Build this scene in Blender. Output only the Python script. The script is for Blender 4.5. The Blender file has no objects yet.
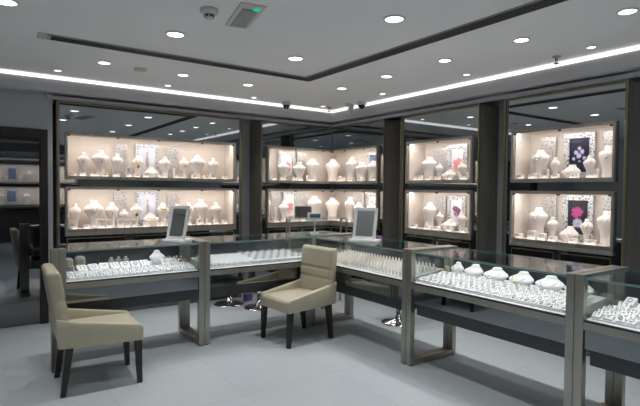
import bpy, bmesh, math, random
from mathutils import Matrix, Vector
random.seed(7)
PI = math.pi
SC = bpy.context.scene
COL = SC.collection

# ------------------------------------------------------------------ materials
def new_mat(name):
    m = bpy.data.materials.new(name); m.use_nodes = True
    n = m.node_tree.nodes; n.clear()
    out = n.new('ShaderNodeOutputMaterial')
    return m, m.node_tree, out

def pbr(name, col, rough=.5, metal=0., noise=None, bump=None, spec=.5, emit=None, coat=0.):
    """noise=(scale_xyz, amount): brightness variation; bump=(scale_xyz, strength)"""
    m, t, out = new_mat(name)
    b = t.nodes.new('ShaderNodeBsdfPrincipled')
    b.inputs['Base Color'].default_value = (*col, 1)
    b.inputs['Roughness'].default_value = rough
    b.inputs['Metallic'].default_value = metal
    b.inputs['Specular IOR Level'].default_value = spec
    b.inputs['Coat Weight'].default_value = coat
    if emit:
        b.inputs['Emission Color'].default_value = (*emit[0], 1)
        b.inputs['Emission Strength'].default_value = emit[1]
    if noise or bump:
        tc = t.nodes.new('ShaderNodeTexCoord')
    def nz(scale):
        mp = t.nodes.new('ShaderNodeMapping'); mp.inputs['Scale'].default_value = scale
        t.links.new(tc.outputs['Object'], mp.inputs['Vector'])
        n = t.nodes.new('ShaderNodeTexNoise'); n.inputs['Scale'].default_value = 1; n.inputs['Detail'].default_value = 4
        t.links.new(mp.outputs['Vector'], n.inputs['Vector'])
        return n
    if noise:
        n = nz(noise[0]); a = noise[1]
        r = t.nodes.new('ShaderNodeValToRGB')
        r.color_ramp.elements[0].position = .3; r.color_ramp.elements[1].position = .7
        r.color_ramp.elements[0].color = (*[c*(1-a) for c in col], 1)
        r.color_ramp.elements[1].color = (*[min(1, c*(1+a)) for c in col], 1)
        t.links.new(n.outputs['Fac'], r.inputs['Fac']); t.links.new(r.outputs['Color'], b.inputs['Base Color'])
    if bump:
        n = nz(bump[0]); bp = t.nodes.new('ShaderNodeBump'); bp.inputs['Strength'].default_value = bump[1]
        bp.inputs['Distance'].default_value = .002
        t.links.new(n.outputs['Fac'], bp.inputs['Height']); t.links.new(bp.outputs['Normal'], b.inputs['Normal'])
    t.links.new(b.outputs['BSDF'], out.inputs['Surface'])
    return m

def glass_mat(name, tint, refl=.06):
    m, t, out = new_mat(name)
    tr = t.nodes.new('ShaderNodeBsdfTransparent'); tr.inputs['Color'].default_value = (*tint, 1)
    gl = t.nodes.new('ShaderNodeBsdfGlossy'); gl.inputs['Roughness'].default_value = 0.01
    fr = t.nodes.new('ShaderNodeFresnel'); fr.inputs['IOR'].default_value = 1.45
    mx = t.nodes.new('ShaderNodeMixShader')
    ge = t.nodes.new('ShaderNodeNewGeometry'); mr = t.nodes.new('ShaderNodeMapRange')
    mr.inputs['To Min'].default_value = 1.45; mr.inputs['To Max'].default_value = 1/1.45
    t.links.new(ge.outputs['Backfacing'], mr.inputs['Value']); t.links.new(mr.outputs['Result'], fr.inputs['IOR'])
    t.links.new(fr.outputs['Fac'], mx.inputs['Fac'])
    t.links.new(tr.outputs['BSDF'], mx.inputs[1]); t.links.new(gl.outputs['BSDF'], mx.inputs[2])
    t.links.new(mx.outputs['Shader'], out.inputs['Surface'])
    return m

def emis(name, col, s):
    m, t, out = new_mat(name)
    e = t.nodes.new('ShaderNodeEmission'); e.inputs['Color'].default_value = (*col, 1); e.inputs['Strength'].default_value = s
    t.links.new(e.outputs['Emission'], out.inputs['Surface'])
    return m

def scroll_mat(name, base, dark, scale=34):
    """pierced silver scroll-work: procedural cells with relief"""
    m, t, out = new_mat(name)
    b = t.nodes.new('ShaderNodeBsdfPrincipled'); b.inputs['Roughness'].default_value = .35; b.inputs['Metallic'].default_value = .35
    tc = t.nodes.new('ShaderNodeTexCoord')
    n = t.nodes.new('ShaderNodeTexNoise'); n.inputs['Scale'].default_value = 14
    ad = t.nodes.new('ShaderNodeMixRGB'); ad.blend_type = 'ADD'; ad.inputs['Fac'].default_value = .06
    v = t.nodes.new('ShaderNodeTexVoronoi'); v.feature = 'DISTANCE_TO_EDGE'; v.inputs['Scale'].default_value = scale
    r = t.nodes.new('ShaderNodeValToRGB')
    r.color_ramp.elements[0].position = .06; r.color_ramp.elements[0].color = (*base, 1)
    r.color_ramp.elements[1].position = .22; r.color_ramp.elements[1].color = (*dark, 1)
    bp = t.nodes.new('ShaderNodeBump'); bp.inputs['Strength'].default_value = .5; bp.inputs['Distance'].default_value = .004; bp.invert = True
    L = t.links.new
    L(tc.outputs['Object'], n.inputs['Vector']); L(tc.outputs['Object'], ad.inputs[1]); L(n.outputs['Color'], ad.inputs[2])
    L(ad.outputs['Color'], v.inputs['Vector']); L(v.outputs['Distance'], r.inputs['Fac'])
    L(r.outputs['Color'], b.inputs['Base Color']); L(v.outputs['Distance'], bp.inputs['Height']); L(bp.outputs['Normal'], b.inputs['Normal'])
    L(b.outputs['BSDF'], out.inputs['Surface'])
    return m

def floor_mat():
    m, t, out = new_mat('polished_tile')
    b = t.nodes.new('ShaderNodeBsdfPrincipled'); b.inputs['Roughness'].default_value = .035
    b.inputs['Specular IOR Level'].default_value = .85
    tc = t.nodes.new('ShaderNodeTexCoord')
    br = t.nodes.new('ShaderNodeTexBrick'); br.offset = 0; br.squash = 1
    br.inputs['Color1'].default_value = (.45, .505, .535, 1); br.inputs['Color2'].default_value = (.435, .49, .52, 1)
    br.inputs['Mortar'].default_value = (.37, .395, .41, 1)
    br.inputs['Scale'].default_value = 1; br.inputs['Mortar Size'].default_value = .0022
    br.inputs['Brick Width'].default_value = .8; br.inputs['Row Height'].default_value = .8
    n = t.nodes.new('ShaderNodeTexNoise'); n.inputs['Scale'].default_value = 1.3; n.inputs['Detail'].default_value = 3
    mx = t.nodes.new('ShaderNodeMixRGB'); mx.blend_type = 'OVERLAY'; mx.inputs['Fac'].default_value = .08
    L = t.links.new
    L(tc.outputs['Object'], br.inputs['Vector']); L(tc.outputs['Object'], n.inputs['Vector'])
    L(br.outputs['Color'], mx.inputs[1]); L(n.outputs['Fac'], mx.inputs[2]); L(mx.outputs['Color'], b.inputs['Base Color'])
    L(b.outputs['BSDF'], out.inputs['Surface'])
    return m

M = dict(
    floor=floor_mat(),
    ceiling=pbr('ceiling_paint', (.86, .86, .87), .9, noise=((1.5, 1.5, 1.5), .02)),
    soffit=pbr('soffit_paint', (.52, .52, .54), .85, noise=((2, 2, 2), .03)),
    wall=pbr('grey_wall_paint', (.42, .43, .465), .6, noise=((3, 3, 3), .04)),
    nickel=pbr('brushed_nickel', (.41, .395, .35), .36, 1., noise=((8, 8, 3), .07)),
    bronze=pbr('bronze_frame', (.40, .375, .34), .42, .6, noise=((40, 40, 4), .12)),
    brass=pbr('antique_brass', (.26, .225, .13), .4, .8, noise=((40, 40, 4), .15)),
    mirror=pbr('grey_mirror', (.38, .405, .42), .015, 1.),
    darkmirror=pbr('dark_mirror', (.24, .255, .27), .015, 1.),
    clearmirror=pbr('clear_mirror', (.72, .76, .76), .01, 1.),
    black=pbr('black_gloss', (.012, .012, .013), .12, spec=.5),
    drawer=pbr('charcoal_laminate', (.055, .058, .066), .3, noise=((30, 30, 30), .1)),
    side=pbr('charcoal_veneer', (.23, .22, .205), .45, noise=((3, 40, 1.5), .12)),
    doorframe=pbr('ebony_frame', (.014, .013, .013), .3, noise=((50, 50, 3), .3)),
    kick=pbr('grey_kick_plate', (.16, .165, .175), .16, .6),
    lining=pbr('cream_lining', (.68, .62, .56), .85, noise=((5, 5, 5), .02)),
    shelf=pbr('cream_shelf_board', (.80, .75, .70), .7, noise=((8, 8, 8), .03)),
    velvet=pbr('cream_velvet', (.77, .715, .675), .9, noise=((30, 30, 30), .03), bump=((220, 220, 220), .25)),
    white=pbr('white_leatherette', (.84, .84, .86), .5, bump=((200, 200, 200), .15)),
    greyvelvet=pbr('grey_velvet', (.33, .32, .30), .9, noise=((60, 60, 60), .15)),
    taupe=pbr('taupe_suede', (.40, .33, .28), .9, noise=((60, 60, 60), .15)),
    gold=pbr('gold', (.80, .52, .16), .25, 1.),
    silver=pbr('silver', (.70, .70, .72), .2, 1.),
    gem=pbr('dark_gem', (.10, .11, .14), .08, 0.2, coat=1),
    leather=pbr('beige_leather', (.465, .43, .325), .42, noise=((14, 14, 14), .05), bump=((160, 160, 160), .3)),
    seam=pbr('beige_seam', (.36, .32, .22), .6),
    legwood=pbr('dark_stained_wood', (.018, .014, .012), .35, noise=((40, 40, 3), .35)),
    chrome=pbr('chrome', (.75, .75, .77), .06, 1.),
    blackleather=pbr('black_leather', (.02, .02, .022), .4, bump=((120, 120, 120), .3)),
    whitemetal=pbr('white_lacquer', (.80, .81, .82), .35, noise=((10, 10, 10), .02)),
    glass=glass_mat('clear_glass', (.965, .98, .975)),
    doorglass=glass_mat('door_glass', (.985, .985, .985)),
    glassedge=pbr('green_glass_edge', (.17, .36, .34), .12, spec=.6),
    led=emis('led_strip_light', (1, .99, .97), 1.35),
    lamp=emis('downlight_lamp', (1, .98, .95), 6),
    caseled=emis('case_led', (1, .93, .86), 4),
    plastic=pbr('white_plastic', (.62, .62, .62), .45),
    darkplastic=pbr('dark_plastic', (.03, .03, .032), .3),
    smoked=pbr('smoked_dome', (.012, .012, .014), .06, spec=.7),
    grille=pbr('grey_grille', (.34, .34, .345), .5),
    grilledark=pbr('grille_slot', (.02, .02, .022), .6),
    greenlamp=emis('green_indicator', (.02, .55, .25), .9),
    ribbed=pbr('ribbed_lens', (.34, .35, .36), .3, noise=((90, 8, 8), .25)),
    purple=pbr('purple_paper', (.20, .09, .34), .5),
    sparkle=pbr('pale_silver', (.74, .75, .77), .22, .25), palegem=pbr('pale_gem', (.42, .43, .46), .1, .1, coat=1), palegold=pbr('pale_gold', (.72, .60, .40), .3, .4),
    screen=pbr('brown_tablet_cover', (.035, .028, .026), .4),
    lcd=pbr('dark_lcd', (.07, .11, .14), .15),
    bluegrey=pbr('pale_blue_plastic', (.50, .60, .66), .4),
    silverframe=scroll_mat('silver_scroll_frame', (.78, .79, .81), (.28, .29, .31)),
    scroll=scroll_mat('silver_scroll_panel', (.64, .63, .63), (.42, .40, .38), 30),
    navy=pbr('navy_print', (.018, .018, .045), .35, noise=((30, 30, 30), .4)),
    charcoalprint=pbr('charcoal_print', (.03, .03, .04), .35, noise=((30, 30, 30), .3)),
    paleprint=pbr('pale_blue_print', (.66, .71, .80), .4, noise=((9, 9, 9), .10)),
    whiteprint=pbr('white_print', (.78, .77, .79), .4, noise=((9, 9, 9), .05)),
    blueprint=pbr('slate_blue_print', (.13, .19, .30), .4, noise=((22, 22, 22), .45)),
    petal_lilac=pbr('lilac_petal', (.50, .50, .70), .5, noise=((80, 80, 80), .25)),
    petal_pink=pbr('magenta_petal', (.46, .07, .24), .5, noise=((80, 80, 80), .25)),
    petal_red=pbr('rose_petal', (.72, .30, .32), .5, noise=((80, 80, 80), .25)),
    petal_plum=pbr('plum_petal', (.24, .10, .22), .5, noise=((80, 80, 80), .3)),
    petal_peach=pbr('peach_petal', (.80, .52, .42), .5, noise=((80, 80, 80), .2)),
    skin=pbr('tan_print', (.60, .48, .44), .5, noise=((40, 40, 40), .2)),
)

# ------------------------------------------------------------------ mesh helpers
class MB:
    def __init__(self): self.bm = bmesh.new()
    def _m(self, f0, mi):
        self.bm.faces.ensure_lookup_table()
        for f in self.bm.faces[f0:]: f.material_index = mi
    def box(self, x0, x1, y0, y1, z0, z1, mi=0, bev=0, T=None):
        b = bmesh.new()
        vs = [b.verts.new((x, y, z)) for z in (z0, z1) for y in (y0, y1) for x in (x0, x1)]
        for q in ((0, 2, 3, 1), (4, 5, 7, 6), (0, 1, 5, 4), (2, 6, 7, 3), (0, 4, 6, 2), (1, 3, 7, 5)):
            b.faces.new([vs[i] for i in q])
        if bev: bmesh.ops.bevel(b, geom=b.edges[:], offset=bev, segments=2, affect='EDGES', profile=.5)
        self.merge(b, mi, T); return self
    def merge(self, b, mi=0, T=None):
        if T is not None: bmesh.ops.transform(b, matrix=T, verts=b.verts)
        mp = {}
        for v in b.verts: mp[v] = self.bm.verts.new(v.co)
        for f in b.faces:
            try: nf = self.bm.faces.new([mp[v] for v in f.verts]); nf.material_index = mi; nf.smooth = f.smooth
            except ValueError: pass
        b.free()
    def loft(self, rings, cap=True, smooth=True, mi=0, T=None):
        b = bmesh.new(); R = [[b.verts.new(p) for p in r] for r in rings]; n = len(R[0])
        for i in range(len(R)-1):
            for k in range(n):
                f = b.faces.new((R[i][k], R[i][(k+1) % n], R[i+1][(k+1) % n], R[i+1][k])); f.smooth = smooth
        if cap:
            b.faces.new(list(reversed(R[0]))); b.faces.new(R[-1])
        self.merge(b, mi, T); return self
    def lathe(self, prof, n=24, c=(0, 0, 0), mi=0, T=None, smooth=True):
        rings = [[(c[0]+r*math.cos(2*PI*k/n), c[1]+r*math.sin(2*PI*k/n), c[2]+z) for k in range(n)] for r, z in prof]
        return self.loft(rings, True, smooth, mi, T)
    def tube(self, pts, r, n=8, mi=0, closed=False, T=None):
        P = [Vector(p) for p in pts]; rings = []
        for i, p in enumerate(P):
            if closed: d = P[(i+1) % len(P)]-P[i-1]
            else: d = P[min(i+1, len(P)-1)]-P[max(i-1, 0)]
            d.normalize(); a = Vector((0, 0, 1)) if abs(d.z) < .9 else Vector((1, 0, 0))
            s = d.cross(a).normalized(); t = d.cross(s)
            rings.append([tuple(p+s*r*math.cos(2*PI*k/n)+t*r*math.sin(2*PI*k/n)) for k in range(n)])
        if closed: rings.append(rings[0])
        return self.loft(rings, not closed, True, mi, T)
    def prism(self, poly, y0, y1, mi=0, bev=0, T=None):
        """poly in (x,z), extruded along y"""
        b = bmesh.new()
        A = [b.verts.new((x, y0, z)) for x, z in poly]; B = [b.verts.new((x, y1, z)) for x, z in poly]; n = len(poly)
        b.faces.new(A); b.faces.new(list(reversed(B)))
        for k in range(n): b.faces.new((A[k], B[k], B[(k+1) % n], A[(k+1) % n]))
        bmesh.ops.recalc_face_normals(b, faces=b.faces)
        if bev: bmesh.ops.bevel(b, geom=b.edges[:], offset=bev, segments=3, affect='EDGES', profile=.5)
        if bev:
            for f in b.faces: f.smooth = True
        self.merge(b, mi, T); return self
    def mesh(self, name, mats, T=None):
        me = bpy.data.meshes.new(name)
        if T is not None: bmesh.ops.transform(self.bm, matrix=T, verts=self.bm.verts)
        bmesh.ops.recalc_face_normals(self.bm, faces=self.bm.faces)
        self.bm.to_mesh(me); self.bm.free()
        for m in (mats if isinstance(mats, (list, tuple)) else [mats]): me.materials.append(m)
        return me
    def obj(self, name, mats, parent=None, T=None):
        return link(name, self.mesh(name, mats, T), parent)

def link(name, me, parent=None):
    o = bpy.data.objects.new(name, me); COL.objects.link(o)
    if parent: o.parent = parent
    return o
def tag(o, label, cat, group=None):
    o['label'] = label; o['category'] = cat
    if group: o['group'] = group
    return o
def thing(name, label, cat, loc=(0, 0, 0), rz=0, group=None, rx=0):
    o = bpy.data.objects.new(name, None); COL.objects.link(o); o.empty_display_size = .1
    o.location = loc; o.rotation_euler = (rx, 0, rz)
    return tag(o, label, cat, group)
def struct(o): o['kind'] = 'structure'; return o
def place(o, loc, rz=0, rx=0): o.location = loc; o.rotation_euler = (rx, 0, rz); return o
CACHE = {}
def cached(key, fn):
    if key not in CACHE: CACHE[key] = fn()
    return CACHE[key]
ORD = ['leftmost', 'second', 'third', 'fourth', 'fifth', 'sixth', 'seventh', 'eighth', 'ninth', 'tenth', 'eleventh', 'twelfth', 'thirteenth', 'fourteenth', 'fifteenth', 'sixteenth', 'seventeenth', 'eighteenth']
def nth(i): return ORD[i] if i == 0 else ORD[i]+' from left'

# ------------------------------------------------------------------ camera (eye height 1.5 m at the origin)
yaw, pitch, roll, F = .612, .0269, .0096, 491.0
fw = Vector((math.sin(yaw)*math.cos(pitch), math.cos(yaw)*math.cos(pitch), -math.sin(pitch)))
rt = Vector((math.cos(yaw), -math.sin(yaw), 0)); up = rt.cross(fw)
r2 = rt*math.cos(roll)+up*math.sin(roll); u2 = -rt*math.sin(roll)+up*math.cos(roll)
cam = bpy.data.cameras.new('camera'); co = bpy.data.objects.new('camera', cam); COL.objects.link(co)
cam.sensor_fit = 'HORIZONTAL'; cam.sensor_width = 36; cam.lens = 36*F/640; cam.clip_start = .02
co.matrix_world = Matrix(((r2.x, u2.x, -fw.x, 0), (r2.y, u2.y, -fw.y, 0), (r2.z, u2.z, -fw.z, 1.5), (0, 0, 0, 1)))
SC.camera = co

# ------------------------------------------------------------------ room shell
LX, LY = 4.53, 6.14            # faces of the wall cabinets (right wall, back wall)
X0, Y0, XR, YB = -2.6, -3.5, 4.87, 6.48
CZ = 2.70                      # ceiling; the lowered soffit runs along both walls
SX, SY = 4.42, 6.0
struct(MB().box(X0, XR, Y0, YB, -.1, 0).obj('floor', M['floor']))
struct(MB().box(X0, SX, Y0, SY, CZ, CZ+.08).obj('ceiling', M['ceiling']))
b = MB()
b.box(X0, XR, SY, YB, 2.53, CZ+.08).box(SX, XR, Y0, SY, 2.53, CZ+.08)
struct(b.obj('ceiling_soffit', M['soffit']))
b = MB(); b.box(X0, SX-.012, SY-.014, SY, 2.660, 2.696).box(SX-.014, SX, Y0, SY, 2.660, 2.696)
o = b.obj('cove_light_strip', M['led']); tag(o, 'continuous white LED strip along the edge between ceiling and soffit', 'light')
b = MB(); b.box(.64, LX-.02, LY-.03, LY, 2.466, 2.506).box(LX-.03, LX, Y0, LY, 2.466, 2.506)
struct(b.obj('trim_1', pbr('pale_trim', (.42, .41, .47), .35)))
b = MB(); b.box(X0, XR, YB, YB+.1, 0, CZ+.08)
struct(b.obj('wall_back', M['wall']))
struct(MB().box(XR, XR+.1, Y0, YB+.1, 0, CZ+.08).obj('wall_right', M['wall']))
struct(MB().box(X0-.1, XR+.1, Y0-.1, Y0, 0, CZ+.08).obj('wall_front', pbr('front_wall_paint', (.55, .55, .56), .8)))
struct(MB().box(X0-.1, X0, Y0, YB+.1, 0, CZ+.08).obj('wall_left', pbr('left_wall_paint', (.6, .6, .61), .8)))
# the wall section with the mirrored door, left of the cabinets
b = MB(); b.box(X0, -1.05, LY, LY+.12, 0, 2.53).box(.655, .70, LY, LY+.12, 0, 2.53).box(-1.05, .655, LY, LY+.12, 2.13, 2.53)
struct(b.obj('wall_door_side', M['wall']))
d = MB().box(-1.05, -.95, LY-.02, LY+.1, 0, 2.13, bev=.004).box(.574, .652, LY-.02, LY+.1, 0, 2.13, bev=.004).box(-.95, .574, LY-.02, LY+.1, 2.03, 2.13, bev=.004)
d.box(-.95, -.89, LY, LY+.05, 0, 2.03, bev=.003)
d.box(-.89, .574, LY, LY+.05, 1.99, 2.03, bev=.003)
d = struct(d.obj('door_1', M['doorframe']))
MB().box(-.89, .573, LY+.018, LY+.03, .26, 1.99).obj('mirror_pane', M['darkmirror'], d)
MB().box(-.89, .573, LY+.01, LY+.04, .005, .26, bev=.003).obj('kick_plate', M['kick'], d)

# ------------------------------------------------------------------ ceiling fittings
def downlight(x, y, r, label, group, watts):
    t = thing('downlight', label, 'ceiling light', (x, y, CZ), 0, group)
    ring = cached(('dl', r), lambda: MB().lathe([(r*1.22, 0), (r*1.22, -.006), (r*1.02, -.010), (r*1.0, -.004), (r*1.0, 0)], 28).mesh('trim_ring', M['plastic']))
    lens = cached(('dll', r), lambda: MB().lathe([(r, -.001), (r, -.007)], 28).mesh('lens', M['lamp']))
    link('trim_ring', ring, t); link('lens', lens, t)
    l = bpy.data.lights.new('downlight_spot', 'SPOT'); l.energy = watts; l.spot_size = R(86); l.spot_blend = 1.0
    l.shadow_soft_size = r; l.color = (1, .975, .95)
    lo = bpy.data.objects.new('downlight_spot', l); COL.objects.link(lo); lo.location = (x, y, CZ-.015)
R = math.radians
W_BIG, W_SMALL = 72, 24
big = [(1.28, 3.80), (2.40, 3.83), (2.40, 2.54), (.17, 3.80)]
names_big = ['large round downlight nearest the emergency light', 'large round downlight in the middle of the ceiling, inside the air slot corner',
             'large round downlight at the top middle, inside the right air slot', 'large round downlight cut by the top left edge of the photo']
for (x, y), n in zip(big, names_big): downlight(x, y, .062, n, 'downlights', W_BIG)
rowL = [(1.02, 5.07), (1.80, 5.10), (2.57, 5.12)]
for i, (x, y) in enumerate(rowL):
    downlight(x, y, .052, 'round downlight in the row before the long left cabinet, %s' % nth(i), 'downlights', W_BIG*.95)
rowR = [(3.54, 4.62), (3.54, 3.85), (3.53, 3.06), (3.53, 2.29), (3.53, 1.52)]
for i, (x, y) in enumerate(rowR):
    downlight(x, y, .052, 'round downlight over the right hand counters, %s' % nth(i), 'downlights', W_BIG*.95)
sm = [(.70, 5.69), (1.84, 5.72), (2.98, 5.77), (4.08, 5.76), (4.14, 4.57), (4.13, 3.29), (4.16, 2.06)]
for i, (x, y) in enumerate(sm):
    downlight(x, y, .032, 'small round downlight close to the light strip, %s' % nth(i), 'small downlights', W_SMALL)
for x, y in ((.17, 2.54), (1.28, 2.54), (.17, 1.2), (1.28, 1.2), (2.4, 1.2), (-1.2, 3.8), (-1.2, 1.2), (3.53, .4), (.4, -1.0), (2.2, -1.0), (-1.2, -1.2), (3.5, -1.0), (1.2, -2.5), (.3, -2.5)):  # unseen downlights, added for lighting the room
    downlight(x, y, .062, 'added round downlight in the ceiling outside the view', 'downlights outside the view', W_BIG)

t = thing('air_slot_diffuser', 'long dark linear air slot turning a corner across the ceiling', 'air vent', (0, 0, CZ))
b = MB(); b.box(.47, 3.02, 4.39, 4.53, -.012, -.002).box(2.88, 3.02, -.4, 4.39, -.012, -.002); b.obj('slot_frame', M['grille'], t)
b = MB()
for k in range(4):
    o_ = .010+.031*k
    b.box(.50, 2.88+o_+.012, 4.39+o_, 4.39+o_+.019, -.016, -.008)
    b.box(2.88+o_, 2.88+o_+.019, -.4, 4.39+o_, -.016, -.008)
b.obj('slot', M['grilledark'], t)
b = MB(); b.box(.41, .47, 4.385, 4.535, -.014, -.002)
for k in range(3): b.box(.42, .46, 4.41+.04*k, 4.425+.04*k, -.018, -.012)
b.obj('end_cap', M['plastic'], t)

t = thing('smoke_detector', 'round white smoke detector with dark sensor on the ceiling', 'smoke detector', (1.29, 3.15, CZ))
MB().lathe([(.062, 0), (.062, -.018), (.052, -.03), (.03, -.034)], 28).obj('housing', M['plastic'], t)
b = MB().lathe([(.03, -.034), (.03, -.058), (.02, -.066)], 20); b.obj('sensor', M['plastic'], t)
b = MB()
for k in range(8): b.box(-.007, .007, .027, .032, -.055, -.038, T=Matrix.Rotation(k*PI/4, 4, 'Z'))
b.obj('vent', M['darkplastic'], t)
t = thing('emergency_light', 'recessed rectangular emergency light with green tipped corner', 'emergency light', (1.535, 3.115, CZ), R(-12))
MB().box(-.085, .085, -.24, .24, -.012, -.001, bev=.003).obj('frame', M['plastic'], t)
MB().box(-.055, .055, -.16, .2, -.022, -.010, bev=.004).obj('lens', M['ribbed'], t)
MB().box(.015, .055, -.2, -.16, -.022, -.010, bev=.003).obj('indicator', M['greenlamp'], t)
o = MB().lathe([(.062, 0), (.062, -.012), (.056, -.018), (.012, -.02)], 28).lathe([(.045, -.0185), (.045, -.022), (.04, -.022)], 24).obj('ceiling_speaker', M['plastic'])
place(o, (1.37, 5.13, CZ)); tag(o, 'flat round white ceiling speaker between two downlights', 'speaker')
def dome(x, y, label):
    t = thing('dome_camera', label, 'security camera', (x, y, CZ), 0, 'dome cameras')
    MB().lathe([(.065, 0), (.065, -.03), (.052, -.04)], 24).obj('housing', M['plastic'], t)
    MB().lathe([(.05, -.038), (.048, -.055), (.036, -.078), (.015, -.09), (.001, -.092)], 24).obj('dome', M['smoked'], t)
dome(3.52, 5.84, 'dark dome camera at the light strip over the corner cabinet, left of the corner')
dome(4.33, 5.20, 'dark dome camera at the light strip, right of the ceiling corner')
t = thing('bullet_camera', 'white bullet camera hanging beside the right dome camera', 'security camera', (4.22, 5.38, CZ))
MB().lathe([(.035, 0), (.035, -.012), (.012, -.016), (.012, -.05)], 16).obj('mount', M['plastic'], t)
MB().lathe([(.032, 0), (.036, .01), (.036, .12), (.02, .13)], 18, T=Matrix.Translation((.03, -.02, -.14))@Matrix.Rotation(R(18), 4, 'X')).obj('body', M['plastic'], t)
def sprinkler(x, y, label):
    t = thing('sprinkler', label, 'sprinkler', (x, y, CZ), 0, 'sprinklers')
    MB().lathe([(.04, 0), (.036, -.008), (.012, -.012), (.012, -.035)], 18).obj('escutcheon', M['grille'], t)
    MB().tube([(-.012, 0, -.03), (-.016, 0, -.045), (0, 0, -.062)], .004, 6).tube([(.012, 0, -.03), (.016, 0, -.045), (0, 0, -.062)], .004, 6).obj('yoke', M['darkplastic'], t)
    MB().lathe([(.02, -.06), (.022, -.063), (.02, -.066)], 16).obj('deflector', M['darkplastic'], t)
sprinkler(4.22, 2.39, 'dark fire sprinkler near the light strip over the right cabinets')
sprinkler(4.22, 5.80, 'small fire sprinkler in the ceiling corner')

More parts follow.
